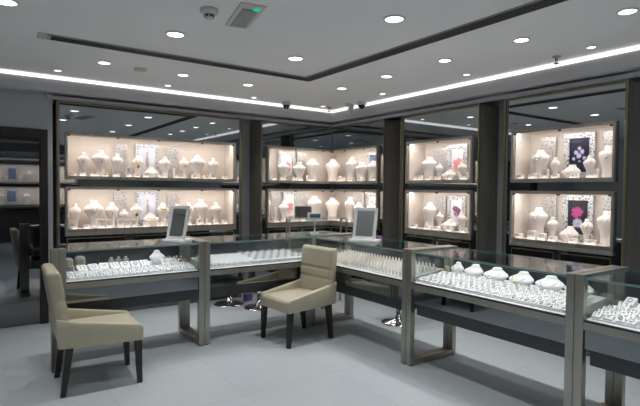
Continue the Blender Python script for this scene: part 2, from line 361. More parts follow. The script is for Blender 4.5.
# ------------------------------------------------------------------ wall display cabinets
ZU = [(1.51, 1.0, .95), (2.122, 1.62, 1.592)]     # (outer top, floor of the case, outer bottom) for lower, upper case
FLOORZ = {'lower': 1.02, 'upper': 1.625}
def wing(root, T, w, u0, u1, openl=False, openr=False, capl=True, capr=True, seams=(.5,), slots=None):
    """one straight run of cabinet, local u to the right, v into the wall; the cases span u0..u1"""
    D = .34
    def B(): return MB()
    # body: side panels, back, plinth, base doors
    if capl: B().box(0, .03, .012, D, 0, 2.455).obj('side_panel', M['side'], root, T)
    if capr: B().box(w-.03, w, .012, D, 0, 2.455).obj('side_panel', M['side'], root, T)
    e1 = w-.03 if capr else w+D
    B().box(.03 if capl else 0, e1, .05, D, 0, .10).obj('plinth', M['kick'], root, T)
    B().box(.03 if capl else 0, e1, .03, D, .10, .835).obj('base_cupboard', M['drawer'], root, T)
    B().box(.03 if capl else 0, e1, .02, D, 2.44, 2.456).obj('top_board', M['side'], root, T)
    # brass outline
    b = B()
    if capl: b.box(-.002, .016, -.006, .02, 0, 2.463, bev=.002)
    if capr: b.box(w-.016, w+.002, -.006, .02, 0, 2.463, bev=.002)
    b.box(.016 if capl else 0, w-.016 if capr else w, -.006, .02, 2.445, 2.463, bev=.002)
    b.obj('brass_frame', M['brass'], root, T)
    # mirror field around the cases
    a0, a1 = (.016 if capl else -.02), (w-.016 if capr else w+.02)
    b = B()
    if not openl: b.box(a0, u0+.004, .022, .034, .835, 2.445)
    if not openr: b.box(u1-.004, a1, .022, .034, .835, 2.445)
    c0 = a0 if openl else u0+.004; c1 = a1 if openr else u1-.004
    b.box(c0, c1, .022, .034, 2.118, 2.445).box(c0, c1, .022, .034, 1.507, 1.596).box(c0, c1, .022, .034, .835, .955)
    b.obj('mirror_panel', M['mirror'], root, T)
    # brass-edged black slots under the cases
    if slots is None: slots = [(u0+.02, (u0+u1)/2-.03), ((u0+u1)/2+.03, u1-.02)]
    for s0, s1 in slots:
        s = B().box(s0, s1, -.002, .022, .850, .922, bev=.002).obj('drawer_frame', M['brass'], root, T)
        B().box(s0+.008, s1-.008, -.005, .01, .858, .914).obj('drawer_front', M['black'], s, T)
    # the two lit cases
    for zt, zf, zb in ZU:
        zl = zb+.03; fz = zl+.0
        f = .024
        b = B()
        x0 = u0; x1 = u1
        b.box(x0, x1, -.012, .02, zt-.030, zt, bev=.003).box(x0, x1, -.012, .02, zb, zb+.030, bev=.003)
        if zb < 1: b.box(x0, x1, -.006, .02, zb+.028, zb+.07, bev=.003)
        if not openl: b.box(x0, x0+f, -.0118, .02, zb+.03, zt-.03, bev=.003)
        if not openr: b.box(x1-f, x1, -.0118, .02, zb+.03, zt-.03, bev=.003)
        case = b.obj('case_frame', M['bronze'], root, T)
        ft = (FLOORZ['lower'] if zb < 1 else FLOORZ['upper'])-.001
        top = zt-.012; gt = zt-.028
        i0 = x0 if openl else x0+.012; i1 = x1 if openr else x1-.012
        B().box(i0, i1+(.318 if openr else 0), .012, .318, ft-.02, ft).obj('shelf_board', M['shelf'], case, T)
        b = B().box(i0-(.31 if openl else 0), i1+(.33 if openr else 0), .31, .33, ft, top).box(i0, i1+(.33 if openr else 0), .036, .33, top, top+.012)
        if not openl: b.box(i0, i0+.014, .034, .31, ft, top)
        if not openr: b.box(i1-.014, i1, .034, .31, ft, top)
        b.obj('lining', M['lining'], case, T)
        # glass doors with small clamps
        cuts = [x0+.026 if not openl else x0]+[x0+(x1-x0)*s for s in seams]+[x1-.026 if not openr else x1]
        for q in range(len(cuts)-1):
            B().box(cuts[q]+.001, cuts[q+1]-.001, .002, .008, ft-.006, gt).obj('glass_door', M['doorglass'], case, T)
        for c in cuts:
            c = min(max(c, x0+.04 if not openl else x0+.02), x1-.04 if not openr else x1-.02)
            B().box(c-.014, c+.014, -.005, .012, gt-.016, gt+.006, bev=.002).obj('door_clamp', M['darkplastic'], case, T)
            B().box(c-.014, c+.014, -.005, .012, ft-.008, ft+.010, bev=.002).obj('door_clamp', M['darkplastic'], case, T)
        B().box(i0+.016, i1-.016, .036, .048, top-.004, top-.0005).obj('led_strip', M['caseled'], case, T)
        l = bpy.data.lights.new('case_light_and_fill', 'AREA'); l.shape = 'RECTANGLE'; l.size = (i1-i0)*.96; l.size_y = .05
        l.energy = CASE_W*(i1-i0); l.color = (1, .925, .865) if root.name in ('display_cabinet', 'corner_display_cabinet') else (1, .94, .905)
        lo = bpy.data.objects.new('case_light_and_fill', l); COL.objects.link(lo)
        lo.matrix_world = root_matrix(root)@T@Matrix.Translation(((i0+i1)/2, .045, top-.006))@Matrix.Rotation(R(12), 4, 'X')
        B().box(i0+.016, i1-.016, -.0116, -.002, ft-.01, ft+.008).obj('fill_lip', M['bronze'], case, T)  # added lip that hides the fill lamp behind it
        case_fill = l.copy(); case_fill.size = (i1-i0)*.94; case_fill.size_y = .012; case_fill.energy = CASE_W*.07*(i1-i0)  # added fill lamp low at the front, brightens the busts from below
        lo = bpy.data.objects.new('case_light_and_fill', case_fill); COL.objects.link(lo)
        lo.matrix_world = root_matrix(root)@T@Matrix.Translation(((i0+i1)/2, .020, ft+.003))@Matrix.Rotation(R(150), 4, 'X')
CASE_W = 3.3
def root_matrix(o): return Matrix.Translation(o.location)@Matrix.Rotation(o.rotation_euler.z, 4, 'Z')
I4 = Matrix.Identity(4)
RZ = -PI/2

cab1 = thing('display_cabinet', 'long mirrored wall cabinet with two lit cases, left of the corner', 'display cabinet', (.74, LY, 0))
wing(cab1, I4, 2.26, .083, 2.165, seams=(.27, .5, .77), slots=[(.10, .73), (.80, 1.44), (1.51, 2.14)])
cab2 = thing('corner_display_cabinet', 'mirrored corner cabinet with two lit cases bending around the corner', 'display cabinet', (LX, LY, 0))
TL = Matrix.Translation((3.285-LX, 0, 0)); TR = Matrix.Rotation(RZ, 4, 'Z')
wing(cab2, TL, LX-3.285, .105, LX-3.285, openr=True, capr=False, seams=(.42, .86))
wing(cab2, TR, 1.19, 0, 1.06, openl=True, capl=False, seams=(.3, .72))
cab3 = thing('display_cabinet', 'narrow mirrored wall cabinet with two lit cases, right of the corner cabinet', 'display cabinet', (LX, 4.64, 0), RZ)
wing(cab3, I4, 1.22, .10, 1.13)
cab4 = thing('display_cabinet', 'mirrored wall cabinet with two lit cases at the right edge', 'display cabinet', (LX, 3.115, 0), RZ)
wing(cab4, I4, 1.19, .09, 1.10)
FR = {'c1': (.74, LY, 0), 'c2L': (3.285, LY, 0), 'c2R': (LX, LY, RZ), 'c3': (LX, 4.64, RZ), 'c4': (LX, 3.115, RZ)}
FR = {k: (x, y, r) for k, (x, y, r) in FR.items()}
def at(k, u, v):
    x, y, r = FR[k]; c, s = math.cos(r), math.sin(r)
    return x+u*c-v*s, y+u*s+v*c, r
WHERE = {'c1': 'long left cabinet', 'c2L': 'corner cabinet left half', 'c2R': 'corner cabinet right half', 'c3': 'narrow middle cabinet', 'c4': 'rightmost cabinet'}

# ------------------------------------------------------------------ busts, frames, little stands
PROF = {   # (height, half width, half depth, y shift)
    'tulip': [(0, .54, .80, 0), (.035, .54, .80, 0), (.06, .43, .62, 0), (.22, .39, .55, 0), (.38, .53, .62, 0), (.52, .76, .78, 0), (.63, .95, .92, 0), (.70, 1.0, .95, .02),
              (.765, .90, .88, .06), (.815, .70, .76, .12), (.86, .47, .62, .18), (.895, .385, .55, .21), (.985, .365, .50, .25), (1, .32, .43, .27)],
    'torso': [(0, .64, .8, 0), (.03, .64, .8, 0), (.2, .57, .72, 0), (.42, .66, .76, 0), (.60, .88, .9, 0), (.71, 1.0, .95, .02), (.77, .96, .92, .06), (.82, .78, .80, .12),
              (.87, .53, .64, .18), (.915, .42, .56, .22), (.985, .39, .50, .25), (1, .34, .44, .27)],
    'low': [(0, .54, .9, 0), (.08, .58, .95, 0), (.30, .84, 1.1, 0), (.46, 1.0, 1.1, .05), (.58, .94, 1.0, .2), (.72, .66, .78, .5), (.85, .42, .6, .7), (.97, .36, .52, .8), (1, .30, .45, .8)],
    'stick': [(0, .9, .9, 0), (.05, .9, .9, 0), (.08, .6, .6, 0), (.6, .62, .62, 0), (.85, .7, .7, 0), (.95, .5, .5, 0), (1, .2, .2, 0)],
}
def smooth(P, n=3):
    out = []
    for i in range(len(P)-1):
        p0, p1, p2, p3 = P[max(i-1, 0)], P[i], P[i+1], P[min(i+2, len(P)-1)]
        for q in range(n):
            t = q/n
            f = lambda a, b_, c, d: .5*(2*b_+(c-a)*t+(2*a-5*b_+4*c-d)*t*t+(3*b_-3*c+d-a)*t**3)
            out.append((p1[0]+(p2[0]-p1[0])*t,)+tuple(f(p0[j], p1[j], p2[j], p3[j]) for j in (1, 2, 3)))
    return out+[P[-1]]
PROF = {k: smooth(v) for k, v in PROF.items()}
def bust_mesh(kind, h, w):
    n = 28; k = .55 if kind != 'stick' else 1.; dd = min(w*k, .075)
    rings = [[(w*a*math.cos(2*PI*i/n), dd*d*(math.sin(2*PI*i/n))+s*dd*.8, z*h) for i in range(n)] for z, a, d, s in PROF[kind]]
    out = rings
    return MB().loft(out).mesh('bust', M['velvet'])
def surf(kind, h, w, x, zf):
    """a point on the front of a bust"""
    k = .55 if kind != 'stick' else 1.; dd = min(w*k, .075); P = PROF[kind]
    for a, b_ in zip(P, P[1:]):
        if a[0] <= zf <= b_[0]:
            t = (zf-a[0])/(b_[0]-a[0]); ww = w*(a[1]+(b_[1]-a[1])*t); d = dd*(a[2]+(b_[2]-a[2])*t); s = dd*.8*(a[3]+(b_[3]-a[3])*t)
            q = max(-.97, min(.97, x/ww)); return (x, s-d*math.sqrt(1-q*q)-.002, zf*h)
def necklace_mesh(kind, h, w, style):
    zt, zb = {'tulip': (.845, .60), 'torso': (.865, .66), 'low': (.66, .38), 'stick': (.8, .7)}[kind]
    r = .0022
    b = MB()
    if style == 'choker':
        for dz in (0, .02):
            pts = [surf(kind, h, w, w*.5*math.sin(a), zt-.06+dz-.05*math.cos(a)) for a in [(-1+i/8)*1.3 for i in range(17)]]
            b.tube(pts, .005, 6)
        return b.mesh('necklace', M['gold'])
    if style == 'gold_pendant': zb -= .06
    pts = []
    for i in range(21):
        q = -1+i/10; x = w*.40*q if kind != 'low' else w*.55*q
        z = zb+(zt-zb)*abs(q)**(1.1 if 'pend' in style else 1.8)
        p = surf(kind, h, w, x, z)
        if p: pts.append(p)
    b.tube(pts, r, 6)
    p = surf(kind, h, w, 0, zb-.03)
    if style != 'plain':
        rr = .018 if style == 'gold_pendant' else .009
        b.lathe([(.001, -.004), (rr*.8, -.003), (rr, 0), (rr*.8, .003), (.001, .004)], 12, T=Matrix.Translation(p)@Matrix.Scale(1.3, 4, (0, 0, 1))@Matrix.Rotation(PI/2, 4, 'X'))
    return b.mesh('necklace', M['gold'] if 'gold' in style else M['silver'])
LOOK = {'tulip': 'cream tulip bust', 'torso': 'cream torso bust', 'low': 'cream low necklace stand', 'stick': 'slim cream bracelet stick'}
JEW = {None: '', 'plain': ' with fine silver chain', 'pendant': ' with silver pendant', 'gold_pendant': ' with large gold pendant', 'choker': ' with gold choker', 'gold_plain': ' with gold chain'}
def bust(k, shelf, u, ztop, half, kind, style, i, v=.17):
    x, y, r = at(k, u, v); z = FLOORZ[shelf]; h = round(ztop-z, 2); w = round(half, 2) if half >= .03 else half
    t = thing('necklace_bust' if kind != 'stick' else 'bracelet_stand', '%s%s, %s, %s shelf, %s' % (LOOK[kind], JEW[style], nth(i), shelf, WHERE[k]), 'jewelry display bust',
              (x, y, z), r, 'display busts in the wall cabinets')
    link('bust', cached(('b', kind, h, w), lambda: bust_mesh(kind, h, w)), t)
    if style: link('necklace', cached(('n', kind, h, w, style), lambda: necklace_mesh(kind, h, w, style)), t)

BUSTS = {
 ('c1', 'upper'): [(.292, 1.915, .075, 'tulip', 'pendant'), (.486, 1.946, .10, 'tulip', 'pendant'), (.671, 1.911, .072, 'tulip', 'plain'), (.912, 1.91, .075, 'tulip', 'gold_pendant'), (1.083, 1.767, .09, 'low', 'plain'),
                   (1.254, 1.908, .077, 'tulip', 'pendant'), (1.508, 1.906, .074, 'tulip', 'gold_plain'), (1.687, 1.948, .112, 'tulip', 'plain'), (1.912, 1.918, .08, 'tulip', 'plain')],
 ('c1', 'lower'): [(.207, 1.311, .075, 'tulip', None), (.408, 1.353, .108, 'tulip', 'plain'), (.612, 1.316, .077, 'tulip', 'pendant'), (.751, 1.235, .055, 'tulip', 'pendant'), (.894, 1.314, .075, 'tulip', 'gold_pendant'),
                   (1.072, 1.186, .1, 'low', 'choker'), (1.229, 1.311, .08, 'tulip', 'choker'), (1.411, 1.297, .08, 'tulip', None), (1.572, 1.309, .068, 'tulip', 'plain'), (1.737, 1.352, .105, 'tulip', None), (1.952, 1.306, .085, 'tulip', None)],
 ('c2L', 'upper'): [(.194, 1.97, .06, 'torso', None), (.473, 1.923, .105, 'tulip', 'plain'), (.756, 1.92, .112, 'tulip', 'plain'), (1.0, 1.984, .118, 'torso', 'plain')],
 ('c2L', 'lower'): [(.200, 1.402, .06, 'torso', None), (.34, 1.254, .032, 'stick', None), (.48, 1.32, .085, 'tulip', None), (1.04, 1.402, .13, 'torso', None)],
 ('c2R', 'upper'): [(.27, 1.992, .125, 'torso', 'plain'), (.507, 1.919, .115, 'torso', 'plain'), (.765, 1.923, .115, 'torso', 'plain')],
 ('c2R', 'lower'): [(.24, 1.393, .108, 'torso', 'plain'), (.45, 1.322, .095, 'torso', None), (.755, 1.316, .115, 'torso', None)],
 ('c3', 'upper'): [(.334, 1.928, .118, 'torso', None), (.502, 1.845, .064, 'tulip', 'plain'), (.673, 1.766, .10, 'low', 'plain'), (.851, 1.844, .075, 'tulip', 'plain')],
 ('c3', 'lower'): [(.358, 1.346, .112, 'torso', 'pendant'), (.527, 1.251, .055, 'tulip', 'plain'), (.686, 1.162, .112, 'low', 'plain'), (.863, 1.242, .075, 'tulip', None)],
 ('c4', 'upper'): [(.306, 1.929, .104, 'torso', 'plain'), (.466, 1.841, .05, 'tulip', 'choker' if 0 else 'plain'), (.632, 1.762, .092, 'low', 'plain'), (.799, 1.844, .058, 'tulip', 'plain'), (.965, 1.922, .085, 'torso', 'pendant')],
 ('c4', 'lower'): [(.298, 1.339, .104, 'torso', 'plain'), (.454, 1.252, .055, 'tulip', None), (.627, 1.173, .09, 'low', 'plain'), (.786, 1.254, .06, 'tulip', 'plain'), (.965, 1.332, .085, 'torso', 'plain')],
}
for (k, s), L in BUSTS.items():
    for i, (u, zt, hw, kind, st) in enumerate(L):
        bust(k, s, u, zt, hw, kind, st, i, .15 if kind == 'low' else .17)
# bust standing across the corner of the corner cabinet
for s, zt in (('upper', 1.985), ('lower', 1.395)):
    t = thing('necklace_bust', 'cream tall torso bust facing out of the corner, %s shelf of corner cabinet' % s, 'jewelry display bust', (LX+.10, LY+.11, FLOORZ[s]), -PI/4, 'display busts in the wall cabinets')
    link('bust', cached(('b', 'torso', .36, .12), lambda: bust_mesh('torso', .36, .12)), t)

# framed pictures and pierced silver panels
def flower(parent, w, z0, z1, kind, yv):
    """petals as small raised leaves on a print"""
    rnd = random.Random(hash(kind) % 1000 if 0 else len(kind)*7+3)
    def petals(cx, cz, r, n, layers, mat):
        b = MB()
        for L_ in range(layers):
            rr = r*(1-.28*L_)
            for q in range(n):
                a = 2*PI*q/n+.35*L_+rnd.uniform(-.1, .1); l = rr*rnd.uniform(.85, 1.1); wd = rr*2.0/n
                pts = [(cx+math.cos(a)*l*t-math.sin(a)*wd*s, yv-.001-.0008*L_-.0005*(q % 2), cz+math.sin(a)*l*t+math.cos(a)*wd*s) for t, s in ((.05, 0), (.35, .8), (.7, 1), (1, 0), (.7, -1), (.35, -.8))]
                vs = [b.bm.verts.new(p) for p in pts]; b.bm.faces.new(vs)
        b.obj('flower', mat, parent)
    H = z1-z0; c = (z0+z1)/2
    if kind == 'lilac':
        for dx, dz, r in ((0, .20, .17), (-.17, .08, .2), (.14, .10, .2), (-.02, -.02, .24), (.25, -.09, .17), (-.28, -.10, .16), (.02, -.18, .12)): petals(dx*w, c+dz*H, r*w*.62, 6, 2, M['petal_lilac'])
    if kind == 'duo':
        petals(-.05*w, c+.14*H, .33*w, 14, 3, M['petal_pink']); petals(.0, c-.17*H, .30*w, 12, 3, M['petal_lilac'])
    if kind == 'rose':
        for dx, dz, r in ((-.12, .0, .2), (.15, .05, .2), (.02, -.1, .22), (-.15, -.16, .16), (.2, -.12, .15)): petals(dx*w, c+dz*H-.05*H, r*w*1.3, 8, 2, M['petal_red'])
        for dx, dz, r in ((.05, -.28, .16), (-.05, -.36, .12)): petals(dx*w, c+dz*H, r*w*1.3, 7, 2, M['petal_peach'])
    if kind == 'plum':
        for dx, dz, r in ((-.1, .12, .2), (.15, .05, .2), (.02, -.05, .22)): petals(dx*w, c+dz*H, r*w*1.4, 8, 2, M['petal_plum'])
        for dx, dz, r in ((.05, -.08, .14), (-.12, -.02, .12), (.1, -.22, .1)): petals(dx*w, c+dz*H, r*w*1.3, 7, 2, M['petal_peach'])
    if kind == 'figure':
        b = MB()
        for pts in ([(-.05, .30), (.05, .30), (.07, .22), (.03, .14), (-.03, .14), (-.07, .22)], [(-.02, .14), (.02, .14), (.10, .0), (.08, -.3), (-.08, -.3), (-.10, .0)]):
            b.bm.faces.new([b.bm.verts.new((x*w*1.2, yv-.001, c+z*H)) for x, z in pts])
        b.obj('printed_figure', M['skin'], parent)
        b = MB()
        for q in range(9):
            a = q/8; b.bm.faces.new([b.bm.verts.new((dx+(-.045+.09*abs(2*a-1)*.5)*w*(1 if q % 2 else -1), yv-.002, c+(.10-.35*a)*H+dz)) for dx, dz in ((-.006, 0), (0, -.008), (.006, 0), (0, .008))])
        b.obj('printed_necklace', M['gem'], parent)
def framed(k, shelf, u0, u1, zt, pm, kind, label, bw=.03, pz0=.08):
    uc = (u0+u1)/2; w = u1-u0; z = FLOORZ[shelf]; h = zt-z
    x, y, r = at(k, uc, .268)
    t = thing('picture_frame', label, 'framed picture', (x, y, z), r, 'framed pictures in the wall cabinets')
    b = MB().box(-w/2, -w/2+bw, -.010, .012, 0, h, bev=.002).box(w/2-bw, w/2, -.010, .012, 0, h, bev=.002)
    b.box(-w/2+bw, w/2-bw, -.010, .012, h-bw, h, bev=.002).box(-w/2+bw, w/2-bw, -.010, .012, 0, pz0, bev=.002)
    b.obj('scroll_frame', M['silverframe'], t)
    p = MB().box(-w/2+bw, w/2-bw, .0, .008, pz0, h-bw).obj('print', M[pm], t)
    flower(p, w-2*bw, pz0, h-bw, kind, 0.)
framed('c1', 'upper', .915, 1.198, 2.056, 'paleprint', 'figure', 'silver framed pale blue jewelry picture, upper shelf of long left cabinet', .035)
framed('c1', 'lower', .926, 1.202, 1.453, 'paleprint', 'figure', 'silver framed pale blue jewelry picture, lower shelf of long left cabinet', .035)
framed('c2L', 'upper', .436, .726, 2.074, 'whiteprint', 'rose', 'silver framed white picture of red flowers, upper shelf of corner cabinet', .045)
framed('c2L', 'lower', .526, .769, 1.461, 'whiteprint', 'rose', 'silver framed white picture of red flowers, lower shelf of corner cabinet', .04)
framed('c2R', 'upper', .53, .80, 2.067, 'blueprint', 'none', 'silver framed dark blue picture, upper right of corner cabinet', .05)
framed('c2R', 'lower', .52, .80, 1.462, 'whiteprint', 'plum', 'silver framed picture of a plum flower, lower right of corner cabinet', .05)
framed('c3', 'upper', .553, .848, 2.069, 'whiteprint', 'rose', 'silver framed white picture of red flowers in the narrow middle cabinet', .055)
framed('c3', 'lower', .566, .832, 1.442, 'whiteprint', 'plum', 'silver framed white picture of plum flowers in the narrow middle cabinet', .05)
framed('c4', 'upper', .503, .797, 2.075, 'navy', 'lilac', 'silver framed dark picture of lilac flowers in the rightmost cabinet', .05, .07)
framed('c4', 'lower', .503, .796, 1.471, 'charcoalprint', 'duo', 'silver framed dark picture of pink and lilac flowers in the rightmost cabinet', .05, .07)
def panel(k, shelf, u0, u1, zt, label):
    z = FLOORZ[shelf]; x, y, r = at(k, (u0+u1)/2, .285); w = u1-u0; h = zt-z
    o = MB().box(-w/2, w/2, -.006, .006, 0, h, bev=.002).obj('scroll_panel', M['scroll'])
    place(o, (x, y, z), r); tag(o, label, 'ornamental panel', 'pierced silver panels in the wall cabinets')
PAN = {('c1', 'upper'): [(.665, .818, 2.037), (1.298, 1.464, 2.037)], ('c1', 'lower'): [(.653, .811, 1.449), (1.319, 1.479, 1.439)],
       ('c2L', 'upper'): [(.187, .30, 2.076), (.778, .947, 2.077)], ('c2L', 'lower'): [(.326, .483, 1.453), (.784, .972, 1.447)],
       ('c2R', 'lower'): [(.25, .45, 1.44)], ('c3', 'upper'): [(.309, .535, 2.041)], ('c3', 'lower'): [(.339, .524, 1.435)],
       ('c4', 'upper'): [(.25, .406, 2.06), (.864, 1.06, 2.072)], ('c4', 'lower'): [(.264, .42, 1.45), (.87, 1.06, 1.467)]}
for (k, s), L in PAN.items():
    for i, (a, c, z) in enumerate(L):
        side = '' if len(L) == 1 else ('left of the picture, ' if i == 0 else 'right of the picture, ')
        panel(k, s, a, c, z, 'silver scroll-work panel %s%s shelf of %s' % (side, s, WHERE[k]))
# little blocks, cubes and cuffs in the front row of each shelf
def block_mesh(w, h):
    return MB().prism([(-w, 0), (w, 0), (w, h*.86), (w*.8, h), (-w*.8, h), (-w, h*.86)], -.022, .022, bev=.003).mesh('block', M['velvet'])
def ringlet(h, gold):
    b = MB(); n = 14
    b.tube([(.010*math.cos(2*PI*i/n), -.026, h*.55+.010*math.sin(2*PI*i/n)) for i in range(n)], .0025, 6, closed=True)
    return b.mesh('ring', M['gold'] if gold else M['silver'])
def block(k, s, u, ztop, w, i, gold):
    z = FLOORZ[s]; h = round(max(.05, min(.125, ztop-z)), 2); w = round(max(.03, w*1.2), 3)
    x, y, r = at(k, u, .06)
    t = thing('jewelry_block', 'small cream block with %s ring, %s, %s front row, %s' % ('gold' if gold else 'silver', nth(i), s, WHERE[k]), 'jewelry stand', (x, y, z), r, 'jewelry blocks on the cabinet shelves')
    link('block', cached(('k', w, h), lambda: block_mesh(w, h)), t)
    link('ring', cached(('kr', h, gold), lambda: ringlet(h, gold)), t)
BL = {('c1', 'upper'): [(.17, 1.675, .034), (.27, 1.724, .032), (.394, 1.70, .036), (.51, 1.68, .03), (.631, 1.737, .03), (.78, 1.754, .024), (.87, 1.671, .028), (.98, 1.70, .03), (1.17, 1.66, .03), (1.363, 1.748, .028), (1.44, 1.68, .026), (1.60, 1.689, .027), (1.76, 1.68, .03), (1.86, 1.71, .032), (2.03, 1.68, .029)],
      ('c1', 'lower'): [(.16, 1.116, .034), (.31, 1.07, .03), (.469, 1.131, .03), (.55, 1.118, .03), (.681, 1.126, .03), (.762, 1.123, .026), (.84, 1.12, .026), (.987, 1.065, .03), (1.15, 1.07, .03), (1.26, 1.111, .03), (1.35, 1.09, .024), (1.48, 1.07, .026), (1.536, 1.116, .02), (1.67, 1.10, .028), (1.80, 1.097, .028), (1.89, 1.08, .024), (2.03, 1.077, .029)],
      ('c2L', 'upper'): [(.25, 1.72, .03), (.38, 1.68, .03), (.60, 1.69, .03), (.70, 1.68, .03), (.86, 1.72, .033), (.93, 1.69, .03)], ('c2L', 'lower'): [(.28, 1.08, .03), (.60, 1.08, .03), (.75, 1.08, .03)],
      ('c2R', 'upper'): [(.10, 1.72, .035), (.19, 1.70, .035), (.40, 1.68, .03), (.62, 1.69, .03), (.95, 1.70, .03)], ('c2R', 'lower'): [(.12, 1.07, .03), (.37, 1.08, .03), (.6, 1.07, .03)],
      ('c3', 'upper'): [(.20, 1.66, .03), (.29, 1.70, .03), (.43, 1.67, .03), (.58, 1.66, .03), (.76, 1.66, .03), (.98, 1.72, .03)], ('c3', 'lower'): [(.2, 1.06, .035), (.44, 1.06, .03), (.58, 1.06, .03), (.78, 1.06, .03), (.98, 1.08, .03)],
      ('c4', 'upper'): [(.16, 1.66, .03), (.30, 1.69, .034), (.43, 1.73, .022), (.53, 1.67, .028), (.72, 1.66, .03), (.88, 1.72, .04)], ('c4', 'lower'): [(.16, 1.05, .03), (.3, 1.11, .034), (.41, 1.09, .03), (.52, 1.06, .03), (.72, 1.05, .03), (.88, 1.05, .04)]}
for (k, s), L in BL.items():
    for i, (u, zt, w) in enumerate(L):
        block(k, s, u, zt, w, i, (i*5+len(L)) % 3 == 0)

#PART2
# ------------------------------------------------------------------ glass jewelry counters
CX, CY = 3.02, 4.446
DEP = .585
def bedz(v): return .725+(v-.03)/.5*.045          # the white display bed rises a little to the back
TILT = math.atan(.045/.5)
COUNTER_W = .85
def counter(label, loc, rz, w, endl=True, endr=True):
    t = thing('display_counter', label, 'display counter', loc, rz, 'glass jewelry counters')
    MB().box(0, w, .0, .045, .665, .712, bev=.003).box(0, w, DEP-.04, DEP, .665, .712, bev=.003).obj('rail', M['nickel'], t)
    MB().box(.002, w-.002, .016, .026, .545, .664).obj('mirror_fascia', M['darkmirror'], t)
    MB().box(.02, w-.02, .05, DEP-.03, .442, .545, bev=.003).obj('drawer_box', M['drawer'], t)
    MB().box(.006, w-.006, .03, DEP-.03, .60, .662).obj('underside', M['drawer'], t)
    poly = [(.02, .69), (DEP-.03, .69), (DEP-.03, bedz(DEP-.03)), (.02, bedz(.02))]
    b = MB(); b.prism(poly, .006, w-.006, T=Matrix(((0, 1, 0, 0), (1, 0, 0, 0), (0, 0, 1, 0), (0, 0, 0, 1))))
    b.obj('display_bed', M['white'], t)
    MB().box(.004, w-.004, .002, .007, .711, .720).box(.004, w-.004, .017, .021, .711, .722).obj('dark_gap_strip', M['darkplastic'], t)  # dark strip stands in for the dark gap between bed and rail
    MB().box(.004, w-.004, .008, .016, .700, .973).obj('front_glass', M['glass'], t)
    b = MB().box(.0, w, .004, DEP-.005, .9735, .9845)
    g = b.obj('top_glass', [M['glass'], M['glassedge']], t)
    for p in g.data.polygons:
        if abs(p.normal.z) < .5: p.material_index = 1
    MB().box(.004, w-.004, DEP-.026, DEP-.016, .712, .972).obj('rear_sliding_door', pbr_once('smoked_panel'), t)
    if endl: MB().box(.001, .007, .018, DEP-.028, .73, .972).obj('end_glass', M['glass'], t)
    if endr: MB().box(w-.007, w-.001, .018, DEP-.028, .73, .972).obj('end_glass', M['glass'], t)
    l = bpy.data.lights.new('counter_light', 'AREA'); l.shape = 'RECTANGLE'; l.size = w*.96; l.size_y = .02
    l.energy = COUNTER_W*w; l.color = (.95, .97, 1)
    lo = bpy.data.objects.new('counter_light', l); COL.objects.link(lo)
    lo.matrix_world = root_matrix(t)@Matrix.Translation((w/2, .03, .966))@Matrix.Rotation(R(32), 4, 'X')
    MB().box(.01, w-.01, .018, .034, .9675, .9725).obj('light_profile', M['nickel'], t)
    return t
PO = {}
def pbr_once(n):
    if n not in PO: PO[n] = pbr(n, (.045, .052, .062), .12, .2, spec=.6)
    return PO[n]
def frame(label, loc, rz, rear=True):
    """a leg frame: paired flat bars as post, top bar, floor bar and rear post (local x across, y into the depth)"""
    t = thing('counter_leg_frame', label, 'counter frame', loc, rz, 'metal leg frames of the counters')
    def pair(x0, x1, *a):
        m = (x0+x1)/2
        return MB().box(x0, m-.003, *a, bev=.002).box(m+.003, x1, *a, bev=.002).box(m-.004, m+.004, a[0]+.006, a[1]-.006, a[2]+.004, a[3]-.004)
    h = .055
    pair(-h, h, 0, .05, .008, .985).obj('front_post', M['nickel'], t)
    if rear: pair(-h, h, DEP-.045, DEP+.005, .008, .985).obj('rear_post', M['nickel'], t)
    pair(-h, h, 0, DEP+.01 if rear else .10, .9855, .998).obj('top_bar', M['nickel'], t)
    pair(-h, h, .05, DEP-.045 if rear else .14, .008, .05).obj('floor_bar', M['nickel'], t)
    b = MB()
    for y in (.025, DEP-.02 if rear else .12):
        for x in (-.03, .03): b.lathe([(.016, 0), (.016, .009)], 14, c=(x, y, 0))
    b.obj('foot', M['darkplastic'], t)
xA, xB = .545, 1.786
frame('leftmost brushed metal counter frame, behind the left chair', (xA, CY, 0), 0, False)
frame('brushed metal counter frame between the two left counters', (xB, CY, 0), 0)
yE, yC, yD, yF = 4.495, 3.0, 1.56, .10
frame('brushed metal counter frame behind the middle chair at the corner', (CX, yE, 0), RZ)
frame('brushed metal counter frame between ring counter and necklace counter', (CX, yC, 0), RZ)
frame('brushed metal counter frame nearest the camera, lower right', (CX, yD, 0), RZ)
frame('brushed metal counter frame beyond the right edge', (CX, yF, 0), RZ)
h = .0555
counter('glass counter behind the left chair with white trays and a necklace bust', (xA+h, CY, 0), 0, xB-xA-2*h)
counter('glass counter with white ring trays, left of the middle chair', (xB+h, CY, 0), 0, CX-.004-xB-h)
counter('glass counter full of cream ring cones, right of the middle chair', (CX, yE-h, 0), RZ, yE-yC-2*h)
counter('long glass counter with five low white necklace stands', (CX, yC-h, 0), RZ, yC-yD-2*h)
counter('glass counter at the right edge with piled white trays', (CX, yD-h, 0), RZ, yD-yF-2*h)
